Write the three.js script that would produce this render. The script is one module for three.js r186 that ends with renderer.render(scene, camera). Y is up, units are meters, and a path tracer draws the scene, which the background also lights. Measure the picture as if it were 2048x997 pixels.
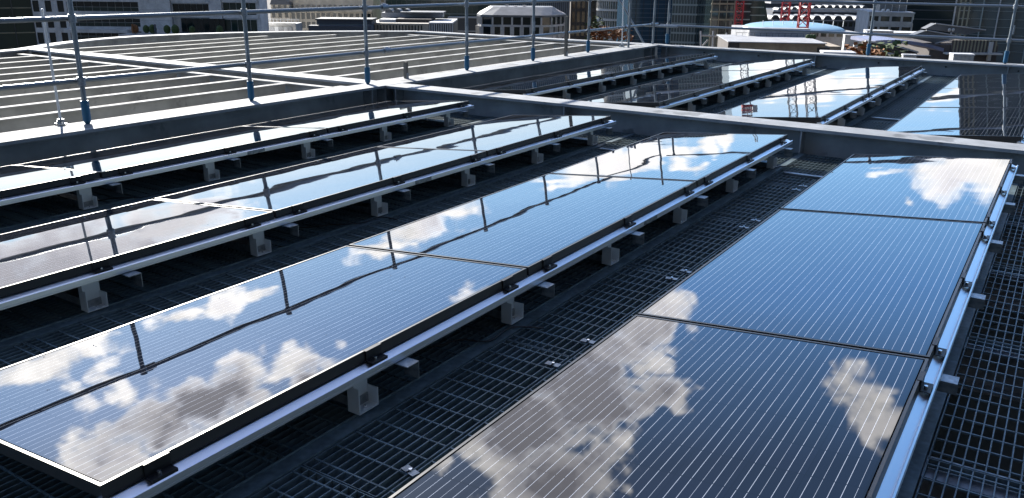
import * as THREE from 'three';
import { mergeGeometries } from 'three/addons/utils/BufferGeometryUtils.js';
import { RoundedBoxGeometry } from 'three/addons/geometries/RoundedBoxGeometry.js';

// ---------------------------------------------------------------- camera, sky, sun, exposure
// roof axes: u runs away along the panel rows, v to the right across them, y up (0 = top of the walkway grating)
const P = (u, v, y) => new THREE.Vector3(v, y, -u);
const rad = (d) => (d * Math.PI) / 180;
const scene = new THREE.Scene();
const FOC = 1675.87;
const FW = P(0.79735, -0.51747, -0.31066).normalize(), UPV = P(0.25514, -0.17848, 0.95029).normalize();
const camera = new THREE.PerspectiveCamera(2 * Math.atan(498.5 / FOC) * 180 / Math.PI, 2048 / 997, 0.05, 4000);
camera.position.copy(P(-7.252, 1.904, 1.506));
camera.up.copy(UPV);
camera.lookAt(camera.position.clone().add(FW));
const CAM = camera.position.clone(), RT = new THREE.Vector3().crossVectors(FW, UPV).normalize();
const UPC = new THREE.Vector3().crossVectors(RT, FW).normalize();
// a point of the city, given where it is seen and its depth in metres
const at = (px, py, d) => CAM.clone().addScaledVector(FW, d).addScaledVector(RT, ((px - 1024) / FOC) * d).addScaledVector(UPC, (-(py - 498.5) / FOC) * d);

const renderer = new THREE.WebGLRenderer({ antialias: true });
renderer.toneMapping = THREE.LinearToneMapping;
renderer.toneMappingExposure = 2.7;
renderer.shadowMap.enabled = true;

const SUN_AZ = 61, SUN_EL = 23.7;                       // degrees from +u towards -v, and above the horizon
const dirOf = (az, el) => P(Math.cos(rad(az)) * Math.cos(rad(el)), -Math.sin(rad(az)) * Math.cos(rad(el)), Math.sin(rad(el)));
const SUN = dirOf(SUN_AZ, SUN_EL);
const sun = new THREE.DirectionalLight(new THREE.Color().setRGB(1, 0.945, 0.86), 4.7);
sun.position.copy(SUN).multiplyScalar(60);
sun.castShadow = true;
sun.shadow.mapSize.set(4096, 4096);
Object.assign(sun.shadow.camera, { left: -22, right: 22, top: 22, bottom: -22, near: 1, far: 140 });
scene.add(sun, sun.target);

// seeded noise
const hash = (x, y, s) => { let h = (x * 374761393 + y * 668265263 + s * 1274126177) | 0; h = Math.imul(h ^ (h >>> 13), 1274126177); return ((h ^ (h >>> 16)) >>> 0) / 4294967296; };
function vnoise(x, y, s) {
  const xi = Math.floor(x), yi = Math.floor(y); let fx = x - xi, fy = y - yi;
  fx = fx * fx * (3 - 2 * fx); fy = fy * fy * (3 - 2 * fy);
  const a = hash(xi, yi, s), b = hash(xi + 1, yi, s), c = hash(xi, yi + 1, s), d = hash(xi + 1, yi + 1, s);
  return a + (b - a) * fx + (c - a) * fy + (a - b - c + d) * fx * fy;
}
const fbm = (x, y, o, s) => { let t = 0, a = 0.5, n = 0; for (let i = 0; i < o; i++) { t += a * vnoise(x, y, s + i); n += a; x = x * 2.03 + 17.1; y = y * 2.03 + 5.7; a *= 0.5; } return t / n; };
let seed = 12345; const rnd = () => (seed = (Math.imul(seed, 1664525) + 1013904223) >>> 0) / 4294967296;
const smooth = (a, b, x) => { const t = Math.min(1, Math.max(0, (x - a) / (b - a))); return t * t * (3 - 2 * t); };

// the sky: blue air, paler and brighter towards the horizon and the sun, with cumulus clouds [azimuth, elevation, half width, half height, density, thickness]
const CLOUDS = [[57.8,18.3,3.3,1.65,1,0.9],[61.1,18.9,3.1,1.45,1,0.6],[64.2,20.6,2.1,1.3,1,0.2],[55.0,17.2,1.4,1.25,0.9,0.1],[54.8,18.7,1.2,0.75,0.8,0.2],[51.4,17.0,1.9,1.05,1,0.15],[50.1,18.2,1.5,0.9,0.9,0.7],[66.8,13.9,2.8,0.8,1,0],[63.1,13.6,1.7,0.65,0.9,0],[62.4,16.2,0.9,1.5,0.7,0],[64.4,16.3,0.6,1.15,0.6,0],[64.6,18.8,0.7,1.15,0.6,0],[57.9,12.7,1.2,0.5,0.9,0.1],[55.5,12.5,1.5,0.7,1,0.2],[53.2,12.2,1.1,0.45,0.9,0.1],[44.2,10.6,1.7,0.5,1,0.1],[41.4,10.2,2.1,0.8,1,0.4],[38.6,9.6,1.4,0.6,0.9,0.1],[39.0,14.9,0.8,0.45,0.35,0.1],[30.2,7.7,2.0,0.5,0.9,0.1],[27.4,7.4,3.1,0.85,1,0.2],[24.7,7.0,2.0,0.65,0.9,0.1],[21.4,7.1,0.6,0.45,0.9,0],[20.3,7.2,0.4,0.45,0.9,0],[22.4,7.0,0.7,0.25,0.8,0],[23.5,8.3,1.2,0.3,0.8,0],[24.7,17.3,1.6,1.2,1,0.3],[26.3,19.0,2.1,1.2,1,0.6],[29.3,20.1,2.5,1.3,0.9,0.5],[26.9,21.3,1.2,0.7,0.8,0.1],[31.5,22.9,3.9,2.65,1,0.9],[27.2,23.6,2.5,1.1,1,0.6],[25.1,23.9,0.9,0.8,0.9,0.1],[29.8,26.6,1.1,0.7,0.9,0.1],[35.8,24.7,3.3,2.25,1,0.8],[39.5,24.8,1.6,1.9,1,0.2],[38.1,27.3,2.2,1.4,1,0.1],[33.7,28.2,4.0,1.6,1,0.7],[35.8,29.5,4.4,1.25,1,0.2],[42.6,26.3,0.8,0.7,0.7,0],[13.2,23.1,1.3,1.4,0.75,0.2],[11.8,24.0,1.4,1.4,0.8,0.3],[11.1,25.5,1.2,1.5,0.7,0.3],[13.8,22.2,0.8,0.65,0.6,0.1],[6.0,10.3,2.6,1.0,1,0.3],[4.4,10.1,1.6,1.8,1,0.2],[7.7,10.1,1.4,0.65,0.9,0],[9.8,11.9,0.4,0.3,0.8,0],[10.2,10.3,1.2,0.25,0.6,0],[14.0,4.1,4.2,0.65,0.9,0.1],[7.3,5.4,1.6,0.25,0.8,0],[16.4,3.4,2.4,0.95,0.8,0.1],[62.9,8.0,7.4,2.2,1.0,0.75],[57.4,6.8,4.6,1.35,0.9,0.6]];
{
  const Wd = 4096, Hd = 2048, data = new Float32Array(Wd * Hd * 4), K = 1 / 2.7;
  const bands = [[0, 0.48, 0.58, 0.66], [4, 0.5, 0.72, 0.94], [8, 0.39, 0.85, 1.42], [17, 0.235, 0.65, 1.46], [28, 0.085, 0.23, 0.52], [50, 0.07, 0.18, 0.5], [90, 0.045, 0.13, 0.38]];
  const sx = SUN.x, sy = SUN.y, sz = SUN.z;
  for (let j = 0; j < Hd; j++) {
    const el = ((j + 0.5) / Hd - 0.5) * 180, ce = Math.cos(rad(el)), se = Math.sin(rad(el));
    const e = Math.max(0, el); let k = 0; while (k < bands.length - 2 && e > bands[k + 1][0]) k++;
    const t = Math.min(1, (e - bands[k][0]) / (bands[k + 1][0] - bands[k][0]));
    const base = [1, 2, 3].map((c) => bands[k][c] + (bands[k + 1][c] - bands[k][c]) * t);
    const haze = Math.exp(-e / 3.2);
    for (let i = 0; i < Wd; i++) {
      const th = ((i + 0.5) / Wd - 0.5) * 2 * Math.PI, x = Math.cos(th) * ce, z = Math.sin(th) * ce, o = (j * Wd + i) * 4;
      let r, g, b;
      const cs = x * sx + se * sy + z * sz, ang = Math.acos(Math.max(-1, Math.min(1, cs))) * 57.2958;
      const turn = 0.09 + 1.31 * smooth(112, 52, ang), glow = 2.2 * Math.exp(-ang / 9) + 0.4 * Math.exp(-ang / 28);
      const hz = haze * (0.12 + 0.88 * smooth(112, 52, ang)); const lowSun = haze * 1.5 * Math.exp(-Math.max(0, ang - 22) / 16); r = base[0] * turn + lowSun + hz * 0.6 + glow * 0.85; g = base[1] * turn + lowSun * 0.93 + hz * 0.53 + glow * 0.82; b = base[2] * turn + lowSun * 0.76 + hz * 0.38 + glow * 0.78;
      if (el > -2) {
        let az = Math.atan2(-x, -z) * 57.2958;
        let d = -1, thick = 0;
        const wx = (fbm(az * 0.4, el * 0.6, 4, 40) - 0.5) * 3.2, wy = (fbm(az * 0.4 + 90, el * 0.6, 4, 41) - 0.5) * 1.9;
        if (az > -6 && az < 80 && el < 36) {
          for (const c of CLOUDS) {
            const dx = (az + wx - c[0]) / (c[2] * 1.3), dy = (el + wy - c[1]) / (c[3] * 1.3), q = dx * dx + dy * dy;
            if (q < 3) { const f = (1 - q) * c[4]; if (f > d) d = f; thick = Math.max(thick, (1 - q * 0.75) * c[5]); }
          }
          const out = Math.max(smooth(4, -6, az), smooth(70, 80, az), smooth(31, 36, el));
          if (out > 0) { const f = (fbm(az * 0.07 + 3, el * 0.12, 4, 60) - 0.55) * 5; d = Math.max(d, f - (1 - out) * 2); thick = Math.max(thick, f * 0.5 * out); }
        } else {
          const s = 1 + Math.max(0, el - 30) * 0.02, f = (fbm(Math.cos(az / 57.3) * 7 * s + 20, Math.sin(az / 57.3) * 7 * s + el * 0.12, 4, 60) - 0.66) * 5;
          d = f; thick = f * 0.5;
        }
        const n = fbm(az * 1.0, el * 1.5, 6, 7);
        const a = smooth(-0.2, 0.88, d + (n - 0.5) * 1.9 * (1 - 0.55 * smooth(0.2, 0.8, d))) * smooth(-2, 1, el);
        if (a > 0) {
          const n2 = fbm(az * 0.45 + 50, el * 0.7, 5, 23);
          const grey = Math.min(1, Math.max(0, thick * 1.6 - 0.15 + (n2 - 0.5) * 1.1 + (n - 0.5) * 0.7)) * smooth(0.45, 1, a);
          const lit = (1.4 + 1.9 * smooth(110, 45, ang) + 2.2 * Math.exp(-ang / 35)) * (0.45 + 0.5 * n2 + 0.6 * n) * (0.5 + 0.5 * smooth(3, 16, el)), L = lit * (1 - grey) + 1.3 * grey;
          r += (L - r) * a; g += (L * (0.975 + 0.015 * grey) - g) * a; b += (L * (0.955 + 0.13 * grey) - b) * a;
        }
      } else { const m = smooth(-2, -8, el); r += (0.35 - r) * m; g += (0.36 - g) * m; b += (0.38 - b) * m; }
      data[o] = r * K; data[o + 1] = g * K; data[o + 2] = b * K; data[o + 3] = 1;
    }
  }
  const sky = new THREE.DataTexture(data, Wd, Hd, THREE.RGBAFormat, THREE.FloatType);
  sky.mapping = THREE.EquirectangularReflectionMapping; sky.magFilter = THREE.LinearFilter; sky.needsUpdate = true;
  scene.background = sky; scene.environment = sky;
}

// ---------------------------------------------------------------- helpers
const names = {};
const numbered = (n) => { const k = names[n] = (names[n] ?? -1) + 1; return k ? `${n}_${String(k).padStart(3, '0')}` : n; };
const shade = (o) => o.traverse((m) => { if (m.isMesh) { m.castShadow = true; m.receiveShadow = true; } });
function thing(name, label, category, group, pos) { const o = new THREE.Group(); o.name = numbered(name); o.userData = { label, category }; if (group) o.userData.group = group; if (pos) o.position.copy(pos); scene.add(o); return o; }
function struct(name, pos) { const o = new THREE.Group(); o.name = numbered(name); o.userData = { kind: 'structure' }; if (pos) o.position.copy(pos); scene.add(o); return o; }
function mesh(name, geo, mat, parent) { const m = new THREE.Mesh(Array.isArray(geo) ? (geo.length > 1 ? mergeGeometries(geo.map((g) => (g.index ? g.toNonIndexed() : g))) : geo[0]) : geo, mat); m.name = name; m.castShadow = m.receiveShadow = true; if (parent) parent.add(m); return m; }
// box with uv in metres; x0..x1, y0..y1, z0..z1 in local three axes
function box(x0, x1, y0, y1, z0, z1) {
  const g = new THREE.BoxGeometry(x1 - x0, y1 - y0, z1 - z0), p = g.attributes.position, n = g.attributes.normal, uv = g.attributes.uv;
  g.translate((x0 + x1) / 2, (y0 + y1) / 2, (z0 + z1) / 2);
  for (let i = 0; i < p.count; i++) {
    const ax = Math.abs(n.getX(i)), ay = Math.abs(n.getY(i));
    if (ax > 0.5) uv.setXY(i, p.getZ(i), p.getY(i)); else if (ay > 0.5) uv.setXY(i, p.getX(i), p.getZ(i)); else uv.setXY(i, p.getX(i), p.getY(i));
  }
  return g;
}
const ub = (u0, u1, v0, v1, y0, y1) => box(v0, v1, y0, y1, -u1, -u0);     // the same by roof axes
function tube(a, b, r, seg = 12) {
  const d = new THREE.Vector3().subVectors(b, a), g = new THREE.CylinderGeometry(r, r, d.length(), seg, 1);
  g.applyQuaternion(new THREE.Quaternion().setFromUnitVectors(new THREE.Vector3(0, 1, 0), d.clone().normalize()));
  const m = a.clone().add(b).multiplyScalar(0.5); g.translate(m.x, m.y, m.z); return g;
}
const lin = (r, g, b) => new THREE.Color().setRGB(r, g, b);
function noiseTex(n, fn, srgb = false, rep = 1) {
  const d = new Uint8Array(n * n * 4);
  for (let j = 0; j < n; j++) for (let i = 0; i < n; i++) { const c = fn(i / n, j / n, i, j), o = (j * n + i) * 4; const a = Array.isArray(c) ? c : [c, c, c]; for (let k = 0; k < 3; k++) d[o + k] = Math.max(0, Math.min(255, a[k] * 255)); d[o + 3] = 255; }
  const t = new THREE.DataTexture(d, n, n); t.wrapS = t.wrapT = THREE.RepeatWrapping; t.magFilter = THREE.LinearFilter; t.minFilter = THREE.LinearMipmapLinearFilter; if (srgb) t.colorSpace = THREE.SRGBColorSpace; t.repeat.set(rep, rep); t.needsUpdate = true; return t;
}
// tileable fractal noise
const pn = (x, y, per, s) => { const xi = Math.floor(x), yi = Math.floor(y); let fx = x - xi, fy = y - yi; fx = fx * fx * (3 - 2 * fx); fy = fy * fy * (3 - 2 * fy); const w = (k) => ((k % per) + per) % per; const a = hash(w(xi), w(yi), s), b = hash(w(xi + 1), w(yi), s), c = hash(w(xi), w(yi + 1), s), d = hash(w(xi + 1), w(yi + 1), s); return a + (b - a) * fx + (c - a) * fy + (a - b - c + d) * fx * fy; };
const pf = (x, y, per, o, s) => { let t = 0, a = 0.5, n = 0; for (let i = 0; i < o; i++) { t += a * pn(x * per, y * per, per, s + i); n += a; per *= 2; a *= 0.55; } return t / n; };
const wornTex = noiseTex(512, (x, y) => { const n = pf(x, y, 4, 6, 3), s = pf(x, y, 24, 3, 31), st = smooth(0.62, 0.72, pf(x, y, 7, 5, 77)); return 0.8 + 0.3 * (n - 0.5) + 0.12 * (s - 0.5) - 0.2 * st; }, true, 0.45);
const galvTex = noiseTex(512, (x, y) => { const n = pf(x, y, 10, 5, 5), k = pf(x, y, 40, 2, 9); return 0.72 + 0.3 * (n - 0.5) + 0.25 * (k - 0.5); }, true, 1.3);
const roughTex = noiseTex(256, (x, y) => 0.62 + 0.5 * (pf(x, y, 6, 5, 15) - 0.5), false, 0.6);
const mat = (color, roughness = 0.6, extra = {}) => new THREE.MeshStandardMaterial({ color: Array.isArray(color) ? lin(...color) : color, roughness, ...extra });
const phys = (color, roughness = 0.6, extra = {}) => new THREE.MeshPhysicalMaterial({ color: lin(...color), roughness, ...extra });
const M = {
  paint: mat([0.46, 0.49, 0.52], 0.78, { map: wornTex, }),
  joist: mat([0.6, 0.6, 0.575], 0.85, { map: wornTex }),
  galv: mat([0.62, 0.66, 0.7], 0.42, { metalness: 0.85, map: galvTex }),
  tube: mat([0.5, 0.56, 0.6], 0.4, { metalness: 0.65, map: galvTex }),
  grate: mat([0.22, 0.31, 0.35], 0.5, { metalness: 0.2, map: galvTex }),
  foot: mat([0.74, 0.76, 0.77], 0.38, { metalness: 0.4 }),
  alu: mat([0.82, 0.83, 0.85], 0.34, { metalness: 0.92 }),
  black: phys([0.012, 0.012, 0.013], 0.4),
  blackClamp: mat([0.014, 0.014, 0.015], 0.45, { metalness: 0.3 }),
  bolt: mat([0.8, 0.8, 0.8], 0.25, { metalness: 1 }),
  sleeve: mat([0.008, 0.1, 0.2], 0.5),
  white: mat([0.75, 0.75, 0.74], 0.45),
  wood: mat([0.16, 0.145, 0.12], 0.85),
  cable: mat([0.015, 0.015, 0.016], 0.5),
  deck: mat([0.05, 0.052, 0.042], 0.9, { map: wornTex }),
};
// ---------------------------------------------------------------- the host roof: deck, steel beams, joists
const Z0 = 0.137, TOP = 0.237;                                       // beam top
const V_BEAM = [-5.215, -4.903], U_MID = [0.411, 0.723], U_FAR = [8.427, 8.739];
const RIM = [[-9, -11.6], [-4, -12.3], [-0.004, -12.9], [0.6, -13.15], [1.5, -13.75], [2.4, -14.15], [3.4, -14.3], [4.8, -14.03], [6.24, -13.3], [7.5, -12.25], [8.15, -11.55], [8.58, -11.1]];
{
  // the building that carries the roof: one block under the steel, following the curved edge
  const s = new THREE.Shape(); s.moveTo(9, 9.05);
  s.lineTo(9, -8.7); s.lineTo(-11.2, -8.7);
  for (const [u, v] of RIM) s.lineTo(v + 0.35, u);
  s.lineTo(-11.0, 8.9); s.closePath();
  const g = new THREE.ExtrudeGeometry(s, { depth: 44, bevelEnabled: false }); g.rotateX(-Math.PI / 2);
  const o = struct('roof_deck', new THREE.Vector3(0, -45.1, 0)); mesh('deck_slab', g, M.deck, o);
}
// I-section along an axis: local x across (centred), y up (0 = top), z along
function iBeam(len, w, h, tf, tw) { return [box(-w / 2, w / 2, -tf, 0, -len, 0), box(-tw / 2, tw / 2, -h + tf, -tf, -len, 0), box(-w / 2, w / 2, -h, -h + tf, -len, 0)]; }
function beam(name, label, a, b, top, w = 0.312, h = 0.62, group, m = M.paint, cat = 'beam') {
  const d = new THREE.Vector3().subVectors(b, a), len = d.length(), o = thing(name, label, cat, group, a.clone().setY(top));
  o.rotation.y = Math.atan2(-d.x, -d.z);
  const [f, wb, bf] = iBeam(len, w, h, 0.028, 0.016);
  mesh('top_flange', f, m, o); mesh('web', wb, m, o); mesh('bottom_flange', bf, m, o);
  return o;
}
const stiff = (o, z, w = 0.312, h = 0.62) => { for (const s of [-1, 1]) mesh('stiffener', box(s > 0 ? 0.009 : -w / 2 + 0.006, s > 0 ? w / 2 - 0.006 : -0.009, -h + 0.03, -0.03, -z - 0.012, -z), M.paint, o); };
const vb = (V_BEAM[0] + V_BEAM[1]) / 2, um = (U_MID[0] + U_MID[1]) / 2, uf = (U_FAR[0] + U_FAR[1]) / 2;
const longBeam = beam('long_beam', 'long grey steel beam carrying the scaffold guard rail, left of all panel rows', P(-9.2, vb, 0), P(8.739, vb, 0), TOP);
for (const u of [0.18, 0.42, 0.7, 0.95, 8.12, 8.3]) stiff(longBeam, u + 9.2);
const midBeam = beam('cross_beam', 'grey steel cross beam between the near and far panel bays', P(um, V_BEAM[1] + 0.003, 0), P(um, 7.5, 0), TOP - 0.002);
for (const v of [0.14, 2.45, 4.9, 7.3]) stiff(midBeam, v);
const farBeam = beam('cross_beam', 'grey steel edge beam behind the far panel bay, scaffold posts on it', P(uf, V_BEAM[1] + 0.003, 0), P(uf, 7.5, 0), TOP - 0.002);
for (const v of [0.16, 3, 6]) stiff(farBeam, v);
for (let k = 0; k < 9; k++) { const g = new THREE.CylinderGeometry(0.014, 0.014, 0.03, 10); g.rotateX(Math.PI / 2); g.rotateY(Math.PI / 2); g.translate(0.025, -0.1, -0.9 - 1.05 * k); mesh('bolt_hole', g, M.cable, farBeam); }
const leftBeam = beam('cross_beam', 'grey steel cross beam running left from the long beam to the curved rim', P(um, V_BEAM[0] - 0.003, 0), P(um, -13.05, 0), TOP - 0.002);
stiff(leftBeam, 0.14);
const backBeam = beam('cross_beam', 'grey steel edge beam at the back of the joist bay, left of the corner scaffold', P(uf, V_BEAM[0] - 0.003, 0), P(uf, -11.1, 0), TOP - 0.002);
{
  // curved rim: top flange and web swept along the measured edge
  const c = new THREE.CatmullRomCurve3(RIM.map(([u, v]) => P(u, v, 0)), false, 'catmullrom', 0.3);
  const o = thing('rim_beam', 'curved steel rim beam along the far left edge of the roof', 'beam', null, new THREE.Vector3(0, TOP, 0));
  const N = 90, sweep = (x0, x1, y0, y1) => {
    const pos = [], idx = [], uv = [];
    for (let i = 0; i <= N; i++) {
      const p = c.getPoint(i / N), t = c.getTangent(i / N), nx = -t.z, nz = t.x;
      for (const [x, y] of [[x0, y1], [x1, y1], [x1, y0], [x0, y0]]) { pos.push(p.x + nx * x, y, p.z + nz * x); uv.push(i * 0.25, x + y); }
    }
    for (let i = 0; i < N; i++) for (let k = 0; k < 4; k++) { const a = i * 4 + k, b = i * 4 + ((k + 1) % 4), e = a + 4, f = b + 4; idx.push(a, b, e, b, f, e); }
    for (const b of [0, N * 4]) idx.push(b, b + 1, b + 2, b, b + 2, b + 3);
    const g = new THREE.BufferGeometry(); g.setAttribute('position', new THREE.Float32BufferAttribute(pos, 3)); g.setAttribute('uv', new THREE.Float32BufferAttribute(uv, 2)); g.setIndex(idx);
    const f = g.toNonIndexed(); f.computeVertexNormals(); return f;
  };
  mesh('top_flange', sweep(-0.14, 0.14, -0.026, 0), M.paint, o); mesh('web', sweep(-0.01, 0.01, -0.5, -0.028), M.paint, o); mesh('bottom_flange', sweep(-0.12, 0.12, -0.53, -0.502), M.paint, o);
  for (let i = 1; i < 12; i++) { const p = c.getPoint(0.12 + i * 0.072), t = c.getTangent(0.12 + i * 0.072); const g = box(-0.1, -0.012, -0.498, -0.03, -0.006, 0.006); g.rotateY(Math.atan2(-t.x, -t.z)); g.translate(p.x, 0, p.z); mesh('stiffener', g, M.paint, o); }
}
// ledge angles and joists of the two open bays on the left
const JT = 0.187;
const ORD = ['first', 'second', 'third', 'fourth', 'fifth', 'sixth', 'seventh', 'eighth', 'ninth', 'tenth', 'eleventh'];
function joist(u0, u1, v, label, group) {
  const o = thing('roof_joist', label, 'joist', group, P(u0, v, JT)), len = u1 - u0;
  mesh('top_flange', box(-0.05, 0.05, -0.012, 0, -len, 0), M.joist, o); mesh('web', box(-0.006, 0.006, -0.36, -0.0125, -len, 0), M.joist, o); mesh('bottom_flange', box(-0.05, 0.05, -0.372, -0.3605, -len, 0), M.joist, o);
}
function ledge(a, b, label) { const d = new THREE.Vector3().subVectors(b, a), o = thing('ledge_angle', label, 'steel angle', null, a); o.rotation.y = Math.atan2(-d.x, -d.z); const l = d.length(); mesh('flange', box(-0.05, 0.05, -0.012, 0, -l, 0), M.joist, o); mesh('leg', box(-0.006, 0.006, -0.36, -0.0125, -l, 0), M.joist, o); }
const nearV = [-6.33, -7.05, -7.79, -8.5, -9.22, -9.92, -10.66, -11.42, -12.15];
nearV.forEach((v, i) => joist(-8, 0.125, v, `${ORD[i]} steel joist left of the long beam, bay in front of the left cross beam`, 'joists of the near left bay'));
const farV = [-6.35, -7.07, -7.73, -8.4, -9.1, -9.87, -10.6, -11.42, -12.2, -13.0];
const farEnd = [8.07, 8.07, 8.07, 8.07, 8.07, 8.07, 8.0, 7.6, 7.0, 5.7];
farV.forEach((v, i) => joist(0.76, farEnd[i], v, `${ORD[i]} steel joist left of the long beam, bay behind the left cross beam`, 'joists of the far left bay'));
ledge(P(-8, -5.3, TOP - 0.006), P(0.12, -5.3, TOP - 0.006), 'pale steel ledge angle along the long beam, near left bay');
ledge(P(0.75, -5.3, TOP - 0.006), P(8.4, -5.3, TOP - 0.006), 'pale steel ledge angle along the long beam, far left bay');
ledge(P(0.18, -5.37, JT), P(0.18, -12.7, JT), 'pale steel ledge angle in front of the left cross beam');
ledge(P(8.13, -5.37, JT), P(8.13, -11.0, JT), 'pale steel ledge angle in front of the back edge beam');

// ---------------------------------------------------------------- walkway grating
const ROW = 1.679, TILT = 0.08727, PW = 1.13, PL = 2.0906, ROWS = [-2, -1, 0, 1];
const BAR = 0.0335, ROD = 0.1, TILE = 1.193;
const barGeo = new Map();
function barOf(len) { const k = len.toFixed(3); if (!barGeo.has(k)) barGeo.set(k, box(-0.0022, 0.0022, -0.03, 0, -len, 0)); return barGeo.get(k); }
const rodGeo = new Map();
function rodOf(w) { const k = w.toFixed(3); if (!rodGeo.has(k)) rodGeo.set(k, box(0, w, -0.009, -0.002, -0.003, 0.003)); return rodGeo.get(k); }
function gratingStrip(u0, u1, v0, v1, uJoint, single) {
  const s = struct('grating_floor', P(u0, v0, 0)), w = v1 - v0;
  let a = u0; const cuts = []; for (let k = -12; k < 12; k++) { const c = uJoint + k * TILE; if (c > u0 + 0.15 && c < u1 - 0.15) cuts.push(c); } cuts.push(u1);
  for (const b of cuts) {
    const len = b - a - 0.006, tile = new THREE.Group(); tile.name = 'grating_tile'; tile.position.set(0, 0, -(a - u0)); s.add(tile);
    mesh('end_bar', [box(0, w, -0.03, 0.0012, -0.003, 0), box(0, w, -0.03, 0.0012, -len, -len + 0.003)], M.grate, tile).userData.kind = 'stuff';
    const n = Math.round(w / BAR), bars = [], rods = [];
    for (let i = 0; i <= n; i++) { const x = 0.0025 + (i / n) * (w - 0.005); if (single) { const m = mesh('bearing_bar', barOf(len - 0.008), M.grate, tile); m.position.set(x, 0, -0.004); } else { const g = barOf(len - 0.008).clone(); g.translate(x, 0, -0.004); bars.push(g); } }
    for (let z = 0.05; z < len - 0.03; z += ROD) { if (single) { const m = mesh('cross_rod', rodOf(w), M.grate, tile); m.position.set(0, 0.0025, -z); } else { const g = rodOf(w).clone(); g.translate(0, 0.0025, -z); rods.push(g); } }
    if (!single) { mesh('bearing_bar', bars, M.grate, tile).userData.kind = 'stuff'; mesh('cross_rod', rods, M.grate, tile).userData.kind = 'stuff'; }
    a = b;
  }
}
function bays(fn) { fn(-8.2, 0.45, -4.455, true); fn(0.72, 8.45, 1.6, false); }
bays((u0, u1, j, near) => {
  for (const r of ROWS) {
    const v = r * ROW;
    gratingStrip(u0, u1, v + 0.066, v + (r === 1 ? 1.1 : 0.382), j, near && r >= 0);
    if (r > -2) gratingStrip(u0, u1, v - ROW + 0.394, v - 0.006, j, false);
  }
  gratingStrip(u0, u1, -4.88, -2 * ROW - 0.006, j, false);
  if (near) gratingStrip(u0, u1, ROW + 1.106, ROW + 2.2, j, false); else gratingStrip(u0, u1, ROW + 1.106, ROW + 2.6, j, false);
  // flat border strips beside the rack feet, and the joists that carry the grating
  for (const r of ROWS) { const s = struct('border_strip', P(u0, r * ROW, 0)); mesh('strip', box(0, 0.06, -0.03, 0.004, -(u1 - u0), 0), M.grate, s); mesh('strip_lip', box(-0.004, -0.001, -0.03, 0.012, -(u1 - u0), 0), M.grate, s); }
  for (let u = j - 3 * TILE; u < u1; u += TILE) {
    if (u < u0) continue;
    const o = struct('grating_bearer', P(u, -4.88, -0.034)); mesh('bearer', [box(0, 8.7, -0.01, 0, -0.075, 0.075), box(0, 8.7, -0.18, -0.0105, -0.006, 0.006), box(0, 8.7, -0.19, -0.1805, -0.075, 0.075)], M.galv, o);
  }
});
// transverse angle bars laid on the walkways
for (const [u, r] of [[-0.5, 0], [2.95, 0], [-0.5, -1]]) { const o = thing('angle_bar', u > 0 ? 'flat steel bar across the walkway in the far bay' : r ? 'flat steel bar across the walkway, third and second rows, far end' : 'flat bluish steel bar across the walkway at the far end of the second row', 'steel bar', 'flat bars across the walkways', P(u, r * ROW + 0.13, 0.002)); mesh('bar', box(0, 0.32, 0.002, 0.014, -0.045, 0), M.galv, o); }
// saddle clips along the low edge of the right-hand row
{
  const us = [-5.75, -5.5, -4.58, -4.3, -3.35, -3.2, -2.2, -2.0, -1.0, -0.85];
  us.forEach((u, i) => {
    const o = thing('grating_clip', `small galvanised saddle clip beside the rightmost panel row, ${ORD[i]} from the near end`, 'clip', 'saddle clips on the grating', P(u, 0.366 + (i % 2) * 0.012, 0.003));
    mesh('saddle', [box(-0.032, -0.008, 0, 0.003, -0.03, 0), box(-0.008, -0.005, -0.01, 0.003, -0.03, 0), box(0.005, 0.008, -0.01, 0.003, -0.03, 0), box(0.008, 0.03, 0, 0.003, -0.03, 0)], M.galv, o);
    const b = new THREE.CylinderGeometry(0.006, 0.006, 0.008, 6); b.translate(0, 0.006, -0.015); mesh('bolt', b, M.bolt, o);
    o.rotation.y = (rnd() - 0.5) * 0.5;
  });
}

// ---------------------------------------------------------------- solar panels
const pvTex = (() => {
  const W = 2048, H = 1024, d = new Uint8Array(W * H * 4), gw = PW - 0.03, gl = PL - 0.05, cw = gw / 7.06, cl = gl / 13.06, mx = (gw - 7 * cw) / 2, ml = (gl - 13 * cl) / 2;
  for (let j = 0; j < H; j++) for (let i = 0; i < W; i++) {
    const x = ((i + 0.5) / W) * gw - mx, y = ((j + 0.5) / H) * gl - ml, ci = Math.floor(x / cw), cj = Math.floor(y / cl), fx = x - ci * cw, fy = y - cj * cl, o = (j * W + i) * 4;
    let r = 9, g = 10, b = 13;
    const inside = ci >= 0 && ci < 7 && cj >= 0 && cj < 13;
    if (inside) {
      const gap = fx < 0.0012 || fx > cw - 0.0012 || fy < 0.0012 || fy > cl - 0.0012, tone = (hash(ci, cj, 91) - 0.5) * 3;
      if (gap) { r = 5; g = 5; b = 6; } else { r = 12 + tone; g = 14 + tone; b = 22 + tone * 1.5; }
      const k = (fx - cw / 2) / 0.0303, q = Math.abs(k - Math.round(k)) * 0.0303;
      if (Math.abs(Math.round(k)) <= 2 && q < 0.0007 && fy > 0.002 && fy < cl - 0.002) { const s = 0.92 + 0.08 * hash(i >> 2, j, 5); r = 160 * s; g = 168 * s; b = 180 * s; }
    }
    d[o] = r; d[o + 1] = g; d[o + 2] = b; d[o + 3] = 255;
  }
  const t = new THREE.DataTexture(d, W, H); t.colorSpace = THREE.SRGBColorSpace; t.magFilter = THREE.LinearFilter; t.minFilter = THREE.LinearMipmapLinearFilter; t.generateMipmaps = true; t.anisotropy = 16; t.needsUpdate = true; return t;
})();
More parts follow.
